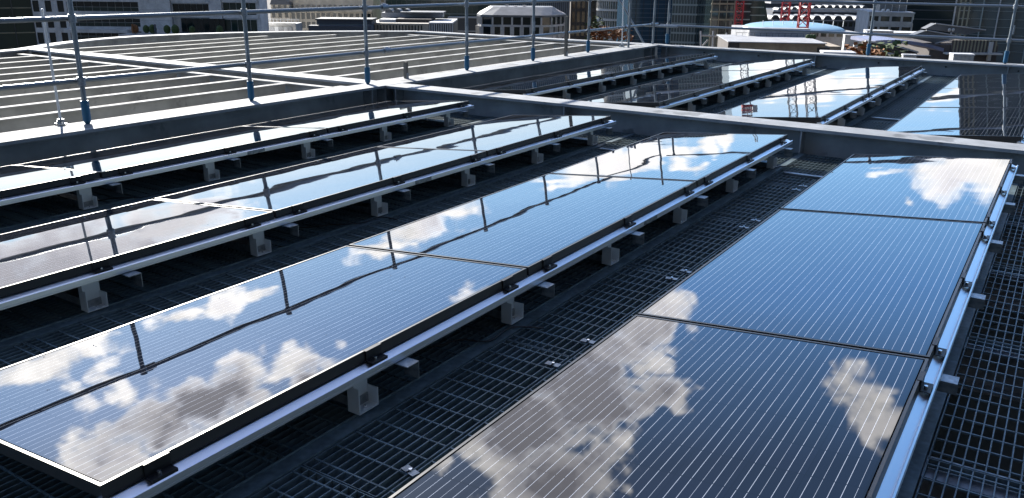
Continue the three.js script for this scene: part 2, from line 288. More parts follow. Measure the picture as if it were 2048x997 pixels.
const glassMat = phys([1, 1, 1], 0.012, { map: pvTex, ior: 1.6 });
const LP = PL - 0.018;
// glass sheets with the slight waviness of a laminated pane
function glassSheet(s) {
  const nx = 36, nz = 66, g = new THREE.PlaneGeometry(PW - 0.03, LP - 0.03, nx, nz); g.rotateX(-Math.PI / 2);
  const p = g.attributes.position, n = g.attributes.normal;
  const h = (x, z) => 0.00052 * (fbm(x * 2.6 + s * 31, z * 2.2 + s * 17, 2, 200 + s) - 0.5) * 2 + 0.00006 * (vnoise(x * 13 + s * 9, z * 13, 300 + s) - 0.5);
  for (let i = 0; i < p.count; i++) { const x = p.getX(i), z = p.getZ(i), e = 0.004; p.setY(i, h(x, z)); const v = new THREE.Vector3(-(h(x + e, z) - h(x - e, z)) / (2 * e), 1, -(h(x, z + e) - h(x, z - e)) / (2 * e)).normalize(); n.setXYZ(i, v.x, v.y, v.z); }
  g.translate(PW / 2, 0.0385, -LP / 2); return g;
}
const sheets = [1, 2, 3, 4, 5, 6].map(glassSheet);
const frameGeo = (() => { const t = 0.01, h = 0.04; return mergeGeometries([box(0, t, 0, h, -LP, 0), box(PW - t, PW, 0, h, -LP, 0), box(t, PW - t, 0, h, -t, 0), box(t, PW - t, 0, h, -LP, -LP + t)]); })();
const backGeo = box(0.016, PW - 0.016, 0.024, 0.03, -LP + 0.016, -0.016);
const ROWNAME = { 1: 'rightmost row', 0: 'second row from the right', '-1': 'third row from the right', '-2': 'leftmost row' };
const POSNAME = ['far end', 'middle', 'near end'], BAYNAME = ['near bay', 'far bay'];
const lowV = (r) => r * ROW - PW * Math.cos(TILT);
let pi = 0;
for (const bay of [0, 1]) for (const r of ROWS) for (let n = 0; n < 3; n++) {
  const uNear = bay ? 1.112 + (2 - n) * PL : -(n + 1) * PL;
  const o = thing('solar_panel', `solar panel, ${POSNAME[n]} of the ${ROWNAME[r]}, ${BAYNAME[bay]}`, 'solar panel', 'solar panels set in tilted rows', P(uNear + 0.009, lowV(r), Z0 - 0.04 * Math.cos(TILT)));
  o.rotation.z = TILT + (hash(pi, 3, 8) - 0.5) * 0.004; o.rotation.x = (hash(pi, 5, 8) - 0.5) * 0.003;
  mesh('frame', frameGeo, M.black, o); mesh('glass', sheets[(pi * 5 + 2) % 6], glassMat, o); mesh('backsheet', backGeo, M.cable, o);
  pi++;
}

// ---------------------------------------------------------------- racks under the panels
const RL = 3 * PL;
const railGeo = (() => { const s = new THREE.Shape(); s.moveTo(-0.03, 0); [[0.042, 0], [0.042, 0.007], [0.04, 0.008], [0.042, 0.009], [0.042, 0.028], [0.036, 0.031], [0.031, 0.019], [0.0, 0.032], [-0.03, 0.032]].forEach(([x, y]) => s.lineTo(x, y)); s.closePath(); const g = new THREE.ExtrudeGeometry(s, { depth: RL + 0.03, bevelEnabled: false }); g.translate(0, 0, -RL - 0.02); return g; })();
const footGeo = mergeGeometries([box(-0.024, 0.028, 0, 0.004, -0.1, 0), box(-0.024, 0.028, 0.004, 0.1, -0.004, 0), box(-0.028, -0.024, 0, 0.145, -0.1, 0), box(-0.024, 0.028, 0.004, 0.07, -0.1, -0.096), box(-0.0235, 0.004, 0.1005, 0.145, -0.004, 0)]);
const tabGeo = mergeGeometries([box(0.035, 0.098, 0.151, 0.155, -0.066, 0), box(0.03, 0.098, 0.085, 0.1505, -0.066, -0.062)]);
const clampGeo = mergeGeometries([box(-0.012, 0.004, 0.0405, 0.0435, -0.04, 0.04), box(0.001, 0.004, 0.002, 0.0405, -0.04, 0.04), box(0.004, 0.034, 0.002, 0.005, -0.04, 0.04), box(0.031, 0.034, -0.016, 0.002, -0.04, 0.04)]);
const boltGeo = new THREE.CylinderGeometry(0.0065, 0.0065, 0.009, 6);
const lowRailGeo = box(-0.022, 0.03, -0.05, -0.0015, -RL - 0.01, 0.01);
function makeRack(o) {
  mesh('rail', railGeo, M.alu, o).position.set(0, 0.158, 0);
  const splice = mesh('splice_plate', box(0.0425, 0.0455, 0.002, 0.028, -0.17, 0), M.galv, o); splice.position.set(0, 0.158, -RL + 3.0);
  mesh('low_rail', lowRailGeo, M.grate, o).position.set(-PW * Math.cos(TILT), Z0 - 0.042, 0);
  for (let k = 0; k < 7; k++) {
    const z = -RL + 0.4 + 0.985 * k; if (z > -0.1) break;
    const f = mesh('support_foot', footGeo, M.foot, o); f.position.set(-0.012, 0.0125, z);
    const b = mesh('bolt', boltGeo, M.bolt, f); b.position.set(0.008, 0.0088, -0.05);
    const t = mesh('hook_tab', tabGeo, M.galv, o); t.position.set(0, 0, z - 0.17);
    const c = mesh('cross_channel', box(-PW * 0.95, -0.03, 0.0125, 0.05, -0.11, -0.03), M.galv, o); c.position.set(0, 0, z);
  }
  for (let n = 0; n < 3; n++) for (const d of [0.17, 1.045, 1.92]) {
    const c = mesh('end_clamp', clampGeo, M.blackClamp, o); c.position.set(0, Z0 + PW * Math.sin(TILT) - 0.0425, -RL + n * PL + d);
    const b = mesh('bolt', boltGeo, M.bolt, c); b.position.set(0.016, 0.0095, 0.006);
  }
}
const rack0 = thing('panel_rack', '', 'mounting rack', 'racks under the panel rows', P(-RL, 0, 0)); makeRack(rack0);
for (const bay of [0, 1]) for (const r of ROWS) {
  let o = rack0; if (bay || r !== -2) { o = rack0.clone(); o.name = numbered('panel_rack'); scene.add(o); }
  o.position.copy(P(bay ? 1.112 : -RL, r * ROW, 0)); o.userData = { label: `aluminium mounting rack under the ${ROWNAME[r]}, ${BAYNAME[bay]}`, category: 'mounting rack', group: 'racks under the panel rows' };
}
// loose cables under the panels
{
  const list = [[0, -0.75, 'hanging at the far end of the second row'], [-1, -0.7, 'hanging at the far end of the third row'], [-2, -0.65, 'hanging at the far end of the leftmost row'], [-1, -3.9, 'on the grating under the third row, middle'], [-2, -4.3, 'on the grating under the leftmost row, near post'], [0, -4.9, 'under the second row, near part']];
  for (const [r, u, where] of list) {
    const v = r * ROW, pts = []; for (let k = 0; k < 8; k++) pts.push(P(u + k * 0.1 - 0.1 + 0.05 * Math.sin(k * 2 + u), v - 0.3 + 0.06 * k + 0.04 * Math.sin(k * 3), k === 0 ? 0.1 : Math.max(0.012, 0.07 - 0.03 * k + 0.02 * Math.sin(k * 1.7))));
    const o = thing('cable', `black cable ${where}`, 'cable', 'loose cables'); mesh('lead', new THREE.TubeGeometry(new THREE.CatmullRomCurve3(pts), 40, 0.004, 6), M.cable, o);
  }
}
// rain drops left on the glass of the three left rows
{
  const g = new THREE.SphereGeometry(1, 8, 5, 0, Math.PI * 2, 0, Math.PI / 2), N = 900;
  const m = new THREE.InstancedMesh(g, phys([0.9, 0.9, 0.9], 0.02, { transmission: 1, ior: 1.33, thickness: 0.002 }), N); m.name = numbered('rain_drops'); m.userData = { kind: 'stuff', label: 'scattered rain drops on the panel glass', category: 'drops' };
  const q = new THREE.Matrix4();
  for (let i = 0; i < N; i++) {
    const r = [-2, -1, 0][Math.floor(rnd() * 3)], t = 0.02 + rnd() * (PW - 0.04), u = -RL + rnd() * RL * (r === 0 ? 0.7 : 1), s = 0.001 + 0.0022 * rnd() * rnd();
    q.makeScale(s, s * 0.6, s); q.setPosition(P(u, lowV(r) + t * Math.cos(TILT), Z0 - 0.0012 + t * Math.sin(TILT))); m.setMatrixAt(i, q);
  }
  m.castShadow = true; scene.add(m);
}

// ---------------------------------------------------------------- scaffold guard rail
const TR = 0.0212;
const collar = (p, axis, r = 0.036, l = 0.06) => tube(p.clone().addScaledVector(axis, -l / 2), p.clone().addScaledVector(axis, l / 2), r, 12);
const Y = new THREE.Vector3(0, 1, 0), U = P(1, 0, 0), V = P(0, 1, 0);
const RAILS = [0.466, 0.985, 1.49];
function scaffoldPost(u, v, label, top = 1.42, lean = [0, 0]) {
  const o = thing('scaffold_post', label, 'scaffold post', 'scaffold posts on the beams', P(u, v, TOP)), z0 = new THREE.Vector3();
  mesh('tube', tube(new THREE.Vector3(0, 0.06, 0), new THREE.Vector3(lean[0], top, lean[1]), TR, 16), M.tube, o);
  const s = mesh('sleeve', [tube(new THREE.Vector3(0, 0.03, 0), new THREE.Vector3(0, 0.2, 0), 0.034, 14), new THREE.CylinderGeometry(0.034, 0.018, 0.03, 14).translate(0, 0.0155, 0)], M.sleeve, o);
  for (const k of [-1, 1]) { const b = boltGeo.clone(); b.rotateZ(Math.PI / 2); b.translate(k * 0.038, 0.17, 0); mesh('bolt', b, M.bolt, s); }
  for (const h of RAILS) if (h + Z0 - TOP < top) mesh('coupler', collar(new THREE.Vector3(0, h + Z0 - TOP, 0), Y, 0.033, 0.07), M.galv, o);
  mesh('pin_tube', tube(new THREE.Vector3(0.036, 0.46, 0.03), new THREE.Vector3(0.036, 0.6, 0.03), 0.013, 10), M.galv, o);
  return o;
}
const postU = [-6.75, -4.96, -3.17, -1.37, 0.405, 2.39, 4.143, 6.03];
const POSTWHERE = ['seventh', 'sixth', 'fifth, beside the thin white rod,', 'fourth', 'third, above the cross beam end,', 'second, right of the short wooden stub,', 'next-to-last', 'last'];
postU.forEach((u, i) => scaffoldPost(u, -5.178 + (i > 4 && i < 7 ? 0.04 : 0), `galvanised scaffold post with blue sleeve on the long beam, ${['outside the left edge, nearest', 'just outside the left edge', 'leftmost, beside the thin white rod', 'left of the cross beam junction', 'at the cross beam junction', 'right of the short wooden stub', 'left of the tall wooden post', 'left of the corner tubes'][i]}`));
[[8.77, -4.87, 'at the back right of the corner tubes'], [8.7, -1.07, 'on the far edge beam, left of the pair'], [8.6, 1.04, 'on the far edge beam near the right edge']].forEach(([u, v, t]) => scaffoldPost(u, v, `galvanised scaffold post with blue sleeve, ${t}`));
const rail = (name, label, a, b, joints = [], axis = U, group = 'scaffold guard rails') => { const o = thing(name, label, 'scaffold tube', group, a), z = new THREE.Vector3(), d = b.clone().sub(a); mesh('tube', tube(z, d, TR, 16), M.tube, o); for (const t of joints) mesh('joint_coupler', [collar(d.clone().multiplyScalar(t), axis, 0.034, 0.11), collar(d.clone().multiplyScalar(t).add(new THREE.Vector3(0, 0.03, 0)), axis, 0.014, 0.05)], M.galv, o); return o; };
const RN = ['lower', 'upper', 'topmost'];
RAILS.forEach((h, i) => {
  rail('guard_rail', `${RN[i]} galvanised guard rail along the long beam`, P(-8.2, -5.178 - 0.058, h + Z0), P(i ? 8.9 : 7.5, -5.17 - 0.058, h + Z0), i === 2 ? [0.3] : [i ? 0.527 : 0.575]);
  rail('guard_rail', `${RN[i]} galvanised guard rail along the far edge beam`, P(8.68, -5.0, h + Z0), P(8.66, 7, h + Z0), [0.86], V);
});
{
  const t = (label, a, b, joints = []) => rail('scaffold_tube', label, a, b, joints, U, 'tubes at the scaffold corner');
  t('upright scaffold tube before the corner, right of the thin rod', P(7.49, -5.1, TOP + 0.002), P(7.49, -5.1, 1.25));
  t('upright scaffold tube standing on the beam corner', P(8.6, -5.1, TOP + 0.002), P(8.6, -5.1, 2.2));
  t('sloping scaffold brace behind the beam corner', P(8.95, -5.32, 0.02), P(8.95, -6.35, 1.5));
  t('short level scaffold tube joining the two corner uprights', P(7.2, -5.17, 0.61), P(8.95, -5.17, 0.61), [0.17, 0.85]);
  t('short upper scaffold tube at the corner uprights', P(7.3, -5.17, 1.2), P(8.95, -5.17, 1.2), [0.12, 0.85]);
  t('short scaffold tube across the corner, beside the rear post', P(8.62, -5.3, 0.585), P(8.62, -4.6, 0.585));
  const rod = (u, v, h, label) => { const o = thing('stanchion_rod', label, 'rod', 'thin white rods', P(u, v, TOP)); mesh('rod', tube(new THREE.Vector3(0, 0.02, 0), new THREE.Vector3(-0.02, h, 0), 0.0105, 10), M.white, o); mesh('tip', new THREE.SphereGeometry(0.016, 10, 8).translate(-0.02, h + 0.006, 0), M.white, o); mesh('base_clamp', [box(-0.05, 0.05, 0.002, 0.012, -0.03, 0.03), box(-0.022, 0.022, 0.012, 0.05, -0.02, 0.02)], M.galv, o); for (const k of [-1, 1]) { const b = boltGeo.clone().scale(1.3, 2, 1.3); b.translate(k * 0.038, 0.02, 0.01); mesh('bolt', b, M.bolt, o); } };
  rod(-3.33, -5.31, 0.945, 'thin white rod clamped to the beam edge beside the leftmost scaffold post');
  rod(7.52, -5.25, 1.6, 'thin white rod left of the corner scaffold tubes');
  const stub = (u, v, h, label) => { const o = thing('wooden_post', label, 'post', null, P(u, v, TOP)); mesh('timber', new RoundedBoxGeometry(0.045, h, 0.045, 2, 0.004).translate(0, h / 2 + 0.001, 0), M.wood, o); mesh('bracket', box(0.024, 0.03, 0.001, 0.07, -0.02, 0.02), M.galv, o); };
  stub(1.12, -5.175, 0.207, 'short grey wooden stub on the long beam behind the cross beam junction');
  stub(5.2, -5.15, 0.64, 'tall grey wooden post on the long beam between scaffold posts');
}
// ---------------------------------------------------------------- the city beyond the roof
const GY = -48;
{ const o = struct('city_ground', new THREE.Vector3(0, GY, 0)); const g = new THREE.PlaneGeometry(5000, 5000); g.rotateX(-Math.PI / 2); mesh('ground', g, mat([0.09, 0.088, 0.085], 0.95, { map: noiseTex(256, (x, y) => 0.6 + 0.7 * (pf(x, y, 8, 5, 44) - 0.5), true, 8) }), o); }
const stoneTex = noiseTex(256, (x, y) => 0.84 + 0.22 * (pf(x, y, 5, 6, 61) - 0.5) + 0.1 * (pf(x, y, 40, 2, 62) - 0.5), true, 0.12);
const C = {
  white: mat([0.86, 0.87, 0.88], 0.7, { map: stoneTex }), cream: mat([0.74, 0.67, 0.56], 0.8, { map: stoneTex }), beige: mat([0.56, 0.47, 0.36], 0.85, { map: stoneTex }), grey: mat([0.5, 0.51, 0.53], 0.75, { map: stoneTex }),
  dark: mat([0.06, 0.065, 0.07], 0.6), slate: mat([0.07, 0.08, 0.1], 0.6), brown: mat([0.13, 0.11, 0.1], 0.75, { map: stoneTex }), olive: mat([0.3, 0.28, 0.2], 0.7),
  glass: phys([0.012, 0.02, 0.022], 0.08), glassBlue: phys([0.045, 0.085, 0.13], 0.08), glassGrey: phys([0.1, 0.125, 0.125], 0.12), glassGreen: phys([0.022, 0.042, 0.038], 0.08), mullion: mat([0.3, 0.35, 0.34], 0.5, { metalness: 0.3 }), mullionBlue: mat([0.12, 0.17, 0.24], 0.5),
  zinc: mat([0.21, 0.22, 0.23], 0.55, { metalness: 0.3, map: stoneTex }), red: mat([0.42, 0.02, 0.025], 0.5), blueRoof: mat([0.36, 0.62, 0.82], 0.5, { map: stoneTex }), lilac: mat([0.3, 0.32, 0.46], 0.5, { map: stoneTex }), leaf: mat([0.05, 0.08, 0.025], 0.9), rust: mat([0.22, 0.1, 0.04], 0.9), pale: mat([0.75, 0.74, 0.71], 0.7, { map: stoneTex }),
};
// a building seen between two columns of the picture, its front d metres deep; local x right, y up from the street, z towards the viewer
function building(name, label, px0, px1, pyTop, d, { depth = 25, rot = 0, wall = C.white, cat = 'building', group, solid = true, face = false } = {}) {
  const pc = face === 'right' ? px1 : face ? px0 : (px0 + px1) / 2, c = at(pc, 40, d), o = thing(name, label, cat, group, new THREE.Vector3(c.x, GY, c.z));
  o.rotation.y = (face ? Math.atan2(CAM.x - c.x, CAM.z - c.z) : Math.atan2(-FW.x, -FW.z)) + rot;
  const k = d / FOC, X = (px) => (px - pc) * k / Math.cos(rot), Yp = (py) => c.y - GY - (py - 40) * k * 1.015, w = X(px1) - X(px0), h = Yp(pyTop);
  if (solid) mesh('wall', box(X(px0), X(px1), 0, h, -depth, -0.4), wall, o);
  return { o, X, Y: Yp, w, h, k, depth, x0: X(px0), x1: X(px1) };
}
const unit = new THREE.BoxGeometry(1, 1, 1);
function slab(name, b, m, x0, x1, y0, y1, z0, z1, parent) { const q = mesh(name, box(x0, x1, y0, y1, z0, z1), m, parent ?? b.o); return q; }
function pane(b, m, x0, x1, y0, y1, z, ry) { const q = mesh('window', unit, m, b.o); q.scale.set(x1 - x0, y1 - y0, 0.08); q.position.set((x0 + x1) / 2, (y0 + y1) / 2, z); return q; }
// a storeyed front: one pane per opening behind spandrels and piers
function front(b, x0, x1, y0, y1, nx, ny, { wall = C.white, glass = C.glass, pier = 0.25, band = 0.35, z = 0, panes = true } = {}) {
  const cw = (x1 - x0) / nx, ch = (y1 - y0) / ny, pw = cw * pier, bh = ch * band;
  if (!panes) slab('glazing', b, glass, x0, x1, y0, y1, z - 0.39, z - 0.3);
  for (let j = 0; j <= ny; j++) { const y = y0 + j * ch; slab('spandrel', b, wall, x0, x1, Math.max(y0, y - bh / 2), Math.min(y1 + 0.02, y + bh / 2), z - 0.395, z); }
  if (pier > 0) for (let i = 0; i <= nx; i++) { const x = x0 + i * cw; slab('pier', b, wall, Math.max(x0, x - pw / 2), Math.min(x1, x + pw / 2), y0 + 0.01, y1 - 0.01, z - 0.39, z - 0.05); }
  if (panes) for (let i = 0; i < nx; i++) for (let j = 0; j < ny; j++) pane(b, glass, x0 + i * cw + pw / 2 - 0.02, x0 + (i + 1) * cw - pw / 2 + 0.02, y0 + j * ch + bh / 2 - 0.02, y0 + (j + 1) * ch - bh / 2 + 0.02, z - 0.33);
}
const GR = 'city buildings beyond the roof';

{ // dark glass tower at the left edge
  const b = building('glass_tower', 'dark green glass tower cut by the left edge', -140, 66, -25, 130, { depth: 18, wall: C.glassGreen, face: 'right', group: GR });
  for (let i = 0; i < 7; i++) slab('mullion', b, C.dark, b.x0 + i * b.w / 6 - 0.06, b.x0 + i * b.w / 6 + 0.06, 0, b.h, -0.4, -0.3);
  for (let i = 0; i < 5; i++) slab('floor_line', b, C.olive, b.x0, b.x1, b.Y(18 + i * 47), b.Y(16 + i * 47), -0.4, -0.33);
}
{ // white office block
  const b = building('office_block', 'large white office block with ribbon windows at upper left', 60, 520, -32, 230, { depth: 8, group: GR });
  front(b, b.X(62), b.X(136), b.Y(92), b.Y(-30), 3, 4, { pier: 0.48, band: 0.3 });
  for (const [y0, y1] of [[-23, -3], [5, 24], [38, 53], [60, 80]]) {
    const n = 9; for (let i = 0; i < n; i++) { const x0 = b.X(140 + i * 15.4), x1 = b.X(154.6 + i * 15.4); pane(b, C.glass, x0, x1, b.Y(y1 - 8), b.Y(y0), -0.36); pane(b, C.glassGreen, x0, x1, b.Y(y1), b.Y(y1 - 7.4), -0.34); }
    slab('spandrel', b, C.white, b.X(137), b.X(281), b.Y(y1 + 9), b.Y(y1 + 0.3), -0.39, 0.5);
  }
  slab('spandrel', b, C.white, b.X(137), b.X(281), b.Y(-23.5), b.Y(-32), -0.39, 0.5);
  slab('stair_wall', b, C.white, b.X(282), b.X(345), 0, b.h + 0.4, -0.39, 0.9);
  for (const y of [-20, 0, 20, 40]) slab('panel_joint', b, C.grey, b.X(283), b.X(344), b.Y(y + 0.5), b.Y(y), 0.9, 0.93);
  for (const [y0, y1] of [[-22, -3], [9, 24]]) { for (let i = 0; i < 6; i++) pane(b, C.glass, b.X(347 + i * 12), b.X(358.4 + i * 12), b.Y(y1), b.Y(y0), -0.36); slab('spandrel', b, C.white, b.X(346), b.X(420), b.Y(y1 + 10), b.Y(y1 + 0.3), -0.39, 0.4); }
  slab('roof_band', b, C.white, b.X(346), b.X(420), b.Y(-22.5), b.Y(-32), -0.39, 0.4);
  slab('wing_wall', b, C.white, b.X(421), b.X(446), b.Y(36), b.h, -0.39, 0.7);
  for (const [y0, y1] of [[-20, -2], [6, 28], [38, 60]]) { for (let i = 0; i < 5; i++) pane(b, C.glassGreen, b.X(448 + i * 13), b.X(460 + i * 13), b.Y(y1), b.Y(y0), -0.34); slab('spandrel', b, C.white, b.X(447), b.X(516), b.Y(y1 + 7), b.Y(y1 + 0.3), -0.39, 0.5); }
  for (let i = 0; i < 8; i++) pane(b, C.glass, b.X(362 + i * 11), b.X(372.4 + i * 11), b.Y(62), b.Y(36), 0.2);
  slab('terrace', b, C.pale, b.X(262), b.X(524), b.Y(74), b.Y(64), 0.5, 9);
  slab('terrace_rail', b, C.mullion, b.X(262), b.X(524), b.Y(61.5), b.Y(61), 8.6, 8.7);
  slab('terrace_rail', b, C.white, b.X(137), b.X(262), b.Y(64), b.Y(57.5), 0.55, 3.5);
  for (let i = 0; i < 7; i++) { const x = b.X([286, 308, 321, 349, 365, 398, 452][i]), m = mesh('planter', new THREE.IcosahedronGeometry(0.75 + 0.3 * hash(i, 1, 1), 1), i === 0 ? C.rust : C.leaf, b.o); m.position.set(x, b.Y(62) + 1, 6); m.scale.set(1, 1.3, 1); }
  for (const px of [329, 285]) mesh('folded_parasol', tube(new THREE.Vector3(b.X(px), b.Y(63), 7), new THREE.Vector3(b.X(px), b.Y(45), 7), 0.28, 8), px > 300 ? C.slate : C.rust, b.o);
}
{ // cream classical block
  const b = building('stone_block', 'cream stone block with slate roof and rows of tall windows, upper left', 541, 745, 20, 300, { depth: 22, wall: C.cream, group: GR });
  front(b, b.X(541), b.X(580), b.Y(75), b.Y(22), 3, 3, { wall: C.cream, pier: 0.5, band: 0.4 });
  front(b, b.X(582), b.X(662), b.Y(75), b.Y(24), 8, 3, { wall: C.cream, pier: 0.3, band: 0.3, z: 0.3 });
  front(b, b.X(663), b.X(744), b.Y(75), b.Y(24), 7, 3, { wall: C.cream, pier: 0.4, band: 0.35, z: 0.15 });
  slab('cornice', b, C.cream, b.X(540), b.X(746), b.Y(23.5), b.Y(19.5), -0.39, 1.2);
  slab('upper_storey', b, C.cream, b.X(582), b.X(744), b.Y(20), b.Y(0), -20, -4);
  for (let i = 0; i < 14; i++) pane(b, C.glass, b.X(587 + i * 11), b.X(593 + i * 11), b.Y(18), b.Y(12), -3.97);
  const s = new THREE.Shape(); s.moveTo(b.X(541), 0); s.lineTo(b.X(580), 0); s.lineTo(b.X(574), b.Y(-3) - b.Y(12)); s.lineTo(b.X(547), b.Y(-3) - b.Y(12)); const g = new THREE.ExtrudeGeometry(s, { depth: 20, bevelEnabled: false }); g.translate(0, b.Y(12), -20);
  slab('gable_storey', b, C.cream, b.X(542), b.X(579), b.Y(20), b.Y(12), -20, -0.6); for (let i = 0; i < 3; i++) pane(b, C.glass, b.X(546 + i * 11), b.X(551 + i * 11), b.Y(18.5), b.Y(12.5), -0.57);
  mesh('roof', g, C.slate, b.o); slab('roof', b, C.slate, b.X(584), b.X(742), b.Y(0), b.Y(-8), -20, -6);
}
{ // small white terrace in front of it
  const b = building('roof_terrace', 'sunlit white roof terrace with low railings between the white office and the stone block', 527, 590, 47, 245, { depth: 8, wall: C.pale, group: GR });
  slab('parapet', b, C.pale, b.x0, b.x1, b.Y(50), b.Y(45.5), -0.39, 0.2); for (let i = 0; i < 9; i++) slab('baluster', b, C.white, b.X(529 + i * 7.3), b.X(530 + i * 7.3), b.Y(46), b.Y(40), -5, -4.8); slab('handrail', b, C.white, b.X(527), b.X(590), b.Y(40.4), b.Y(39.6), -5, -4.8);
  for (let i = 0; i < 6; i++) slab('louvre', b, i % 2 ? C.grey : C.white, b.X(529 + i * 9), b.X(537 + i * 9), b.Y(64), b.Y(53), -0.39, -0.2);
}
{ const b = building('plant_room', 'low dark grey flat roofed plant room right of the stone block', 632, 742, 39, 210, { depth: 8, wall: C.slate, group: GR }); slab('roof_edge', b, C.dark, b.x0 - 0.3, b.x1 + 0.3, b.Y(41), b.Y(38), -8.2, 0); slab('rail', b, C.mullion, b.x0, b.x1, b.Y(49), b.Y(48.4), -0.35, -0.25); slab('lower_wall', b, C.slate, b.X(620), b.X(745), 0, b.Y(50), -0.38, 2.5); }
{ // finned cream block
  const b = building('finned_block', 'cream block with closely spaced vertical stone fins, centre left skyline', 735, 905, 47, 215, { depth: 20, wall: C.dark, group: GR });
  for (let i = 0; i < 19; i++) slab('fin', b, C.cream, b.X(737 + i * 6.3), b.X(740.4 + i * 6.3), b.Y(82), b.Y(49.5), -0.39, 0.2);
  slab('corner_wall', b, C.cream, b.X(845), b.X(857), 0, b.Y(47), -0.39, 0.25);
  for (let i = 0; i < 11; i++) slab('fin', b, C.white, b.X(858 + i * 4.5), b.X(860.2 + i * 4.5), b.Y(82), b.Y(46 - i * 0.2), -0.39, 0.1 - i * 0.02);
  slab('parapet', b, C.cream, b.x0, b.X(857), b.Y(50), b.Y(46.5), -20, 0.3); slab('parapet', b, C.white, b.X(857.2), b.x1, b.Y(47), b.Y(44), -20, 0.15);
  slab('roof_plant', b, C.brown, b.X(786), b.X(858), b.Y(46.4), b.Y(40), -14, -5); slab('roof_plant', b, C.white, b.X(752), b.X(786), b.Y(46.4), b.Y(41), -12, -4.5);
  slab('roof_plant', b, C.grey, b.X(746), b.X(876), b.Y(40), b.Y(31), -19.5, -14); slab('canopy', b, C.zinc, b.X(790), b.X(880), b.Y(31), b.Y(28), -19.5, -10);
  for (let i = 0; i < 3; i++) { const g = new THREE.CylinderGeometry(1, 1, 5, 16, 1, false, 0, Math.PI); g.rotateX(Math.PI / 2); g.rotateZ(-Math.PI / 2 + Math.PI); const m = mesh('vault', g, C.zinc, b.o); m.position.set(b.X(762 + i * 18), b.Y(31), -16.5); m.rotation.z = 0; }
}
{ // dark glass block behind
  const b = building('glass_block', 'long dark glass office block behind the finned block', 772, 1004, -95, 300, { depth: 30, wall: C.glassGreen, group: GR });
  for (let i = 0; i < 24; i++) slab('mullion', b, C.dark, b.X(774 + i * 10) - 0.05, b.X(774 + i * 10) + 0.05, 0, b.h, -0.39, -0.28);
  for (const y of [-50, -24, 2, 28, 54]) slab('floor_line', b, C.mullion, b.X(772), b.X(1004), b.Y(y + 0.8), b.Y(y), -0.39, -0.3);
  slab('return_wall', b, C.dark, b.X(898), b.X(1004), 0, b.Y(33), 0, 6); slab('cornice', b, C.pale, b.X(898), b.X(1004), b.Y(34.5), b.Y(32.5), 0, 6.4); slab('cornice', b, C.pale, b.X(905), b.X(1004), b.Y(59.5), b.Y(58), 6, 6.4);
}
{ const b = building('stone_hall', 'pale stone block behind the stone block, upper left skyline', 650, 778, -18, 380, { depth: 20, wall: C.grey, group: GR }); for (let i = 0; i < 10; i++) pane(b, C.glass, b.X(655 + i * 12), b.X(661 + i * 12), b.Y(6), b.Y(-6), -0.36); slab('roof', b, C.slate, b.x0, b.x1, b.Y(-18), b.Y(-26), -18, -2); }
{ const b = building('blue_glass_tower', 'blue glass tower with fine vertical mullions behind the round stone building', 1004, 1140, -110, 420, { depth: 30, wall: C.glassBlue, group: GR }); for (let i = 0; i < 34; i++) slab('mullion', b, C.mullionBlue, b.X(1004.5 + i * 4) - 0.12, b.X(1004.5 + i * 4) + 0.12, 0, b.h, -0.39, 0.1); slab('corner_column', b, C.mullionBlue, b.X(994), b.X(1003.6), 0, b.h, -10, 0); }
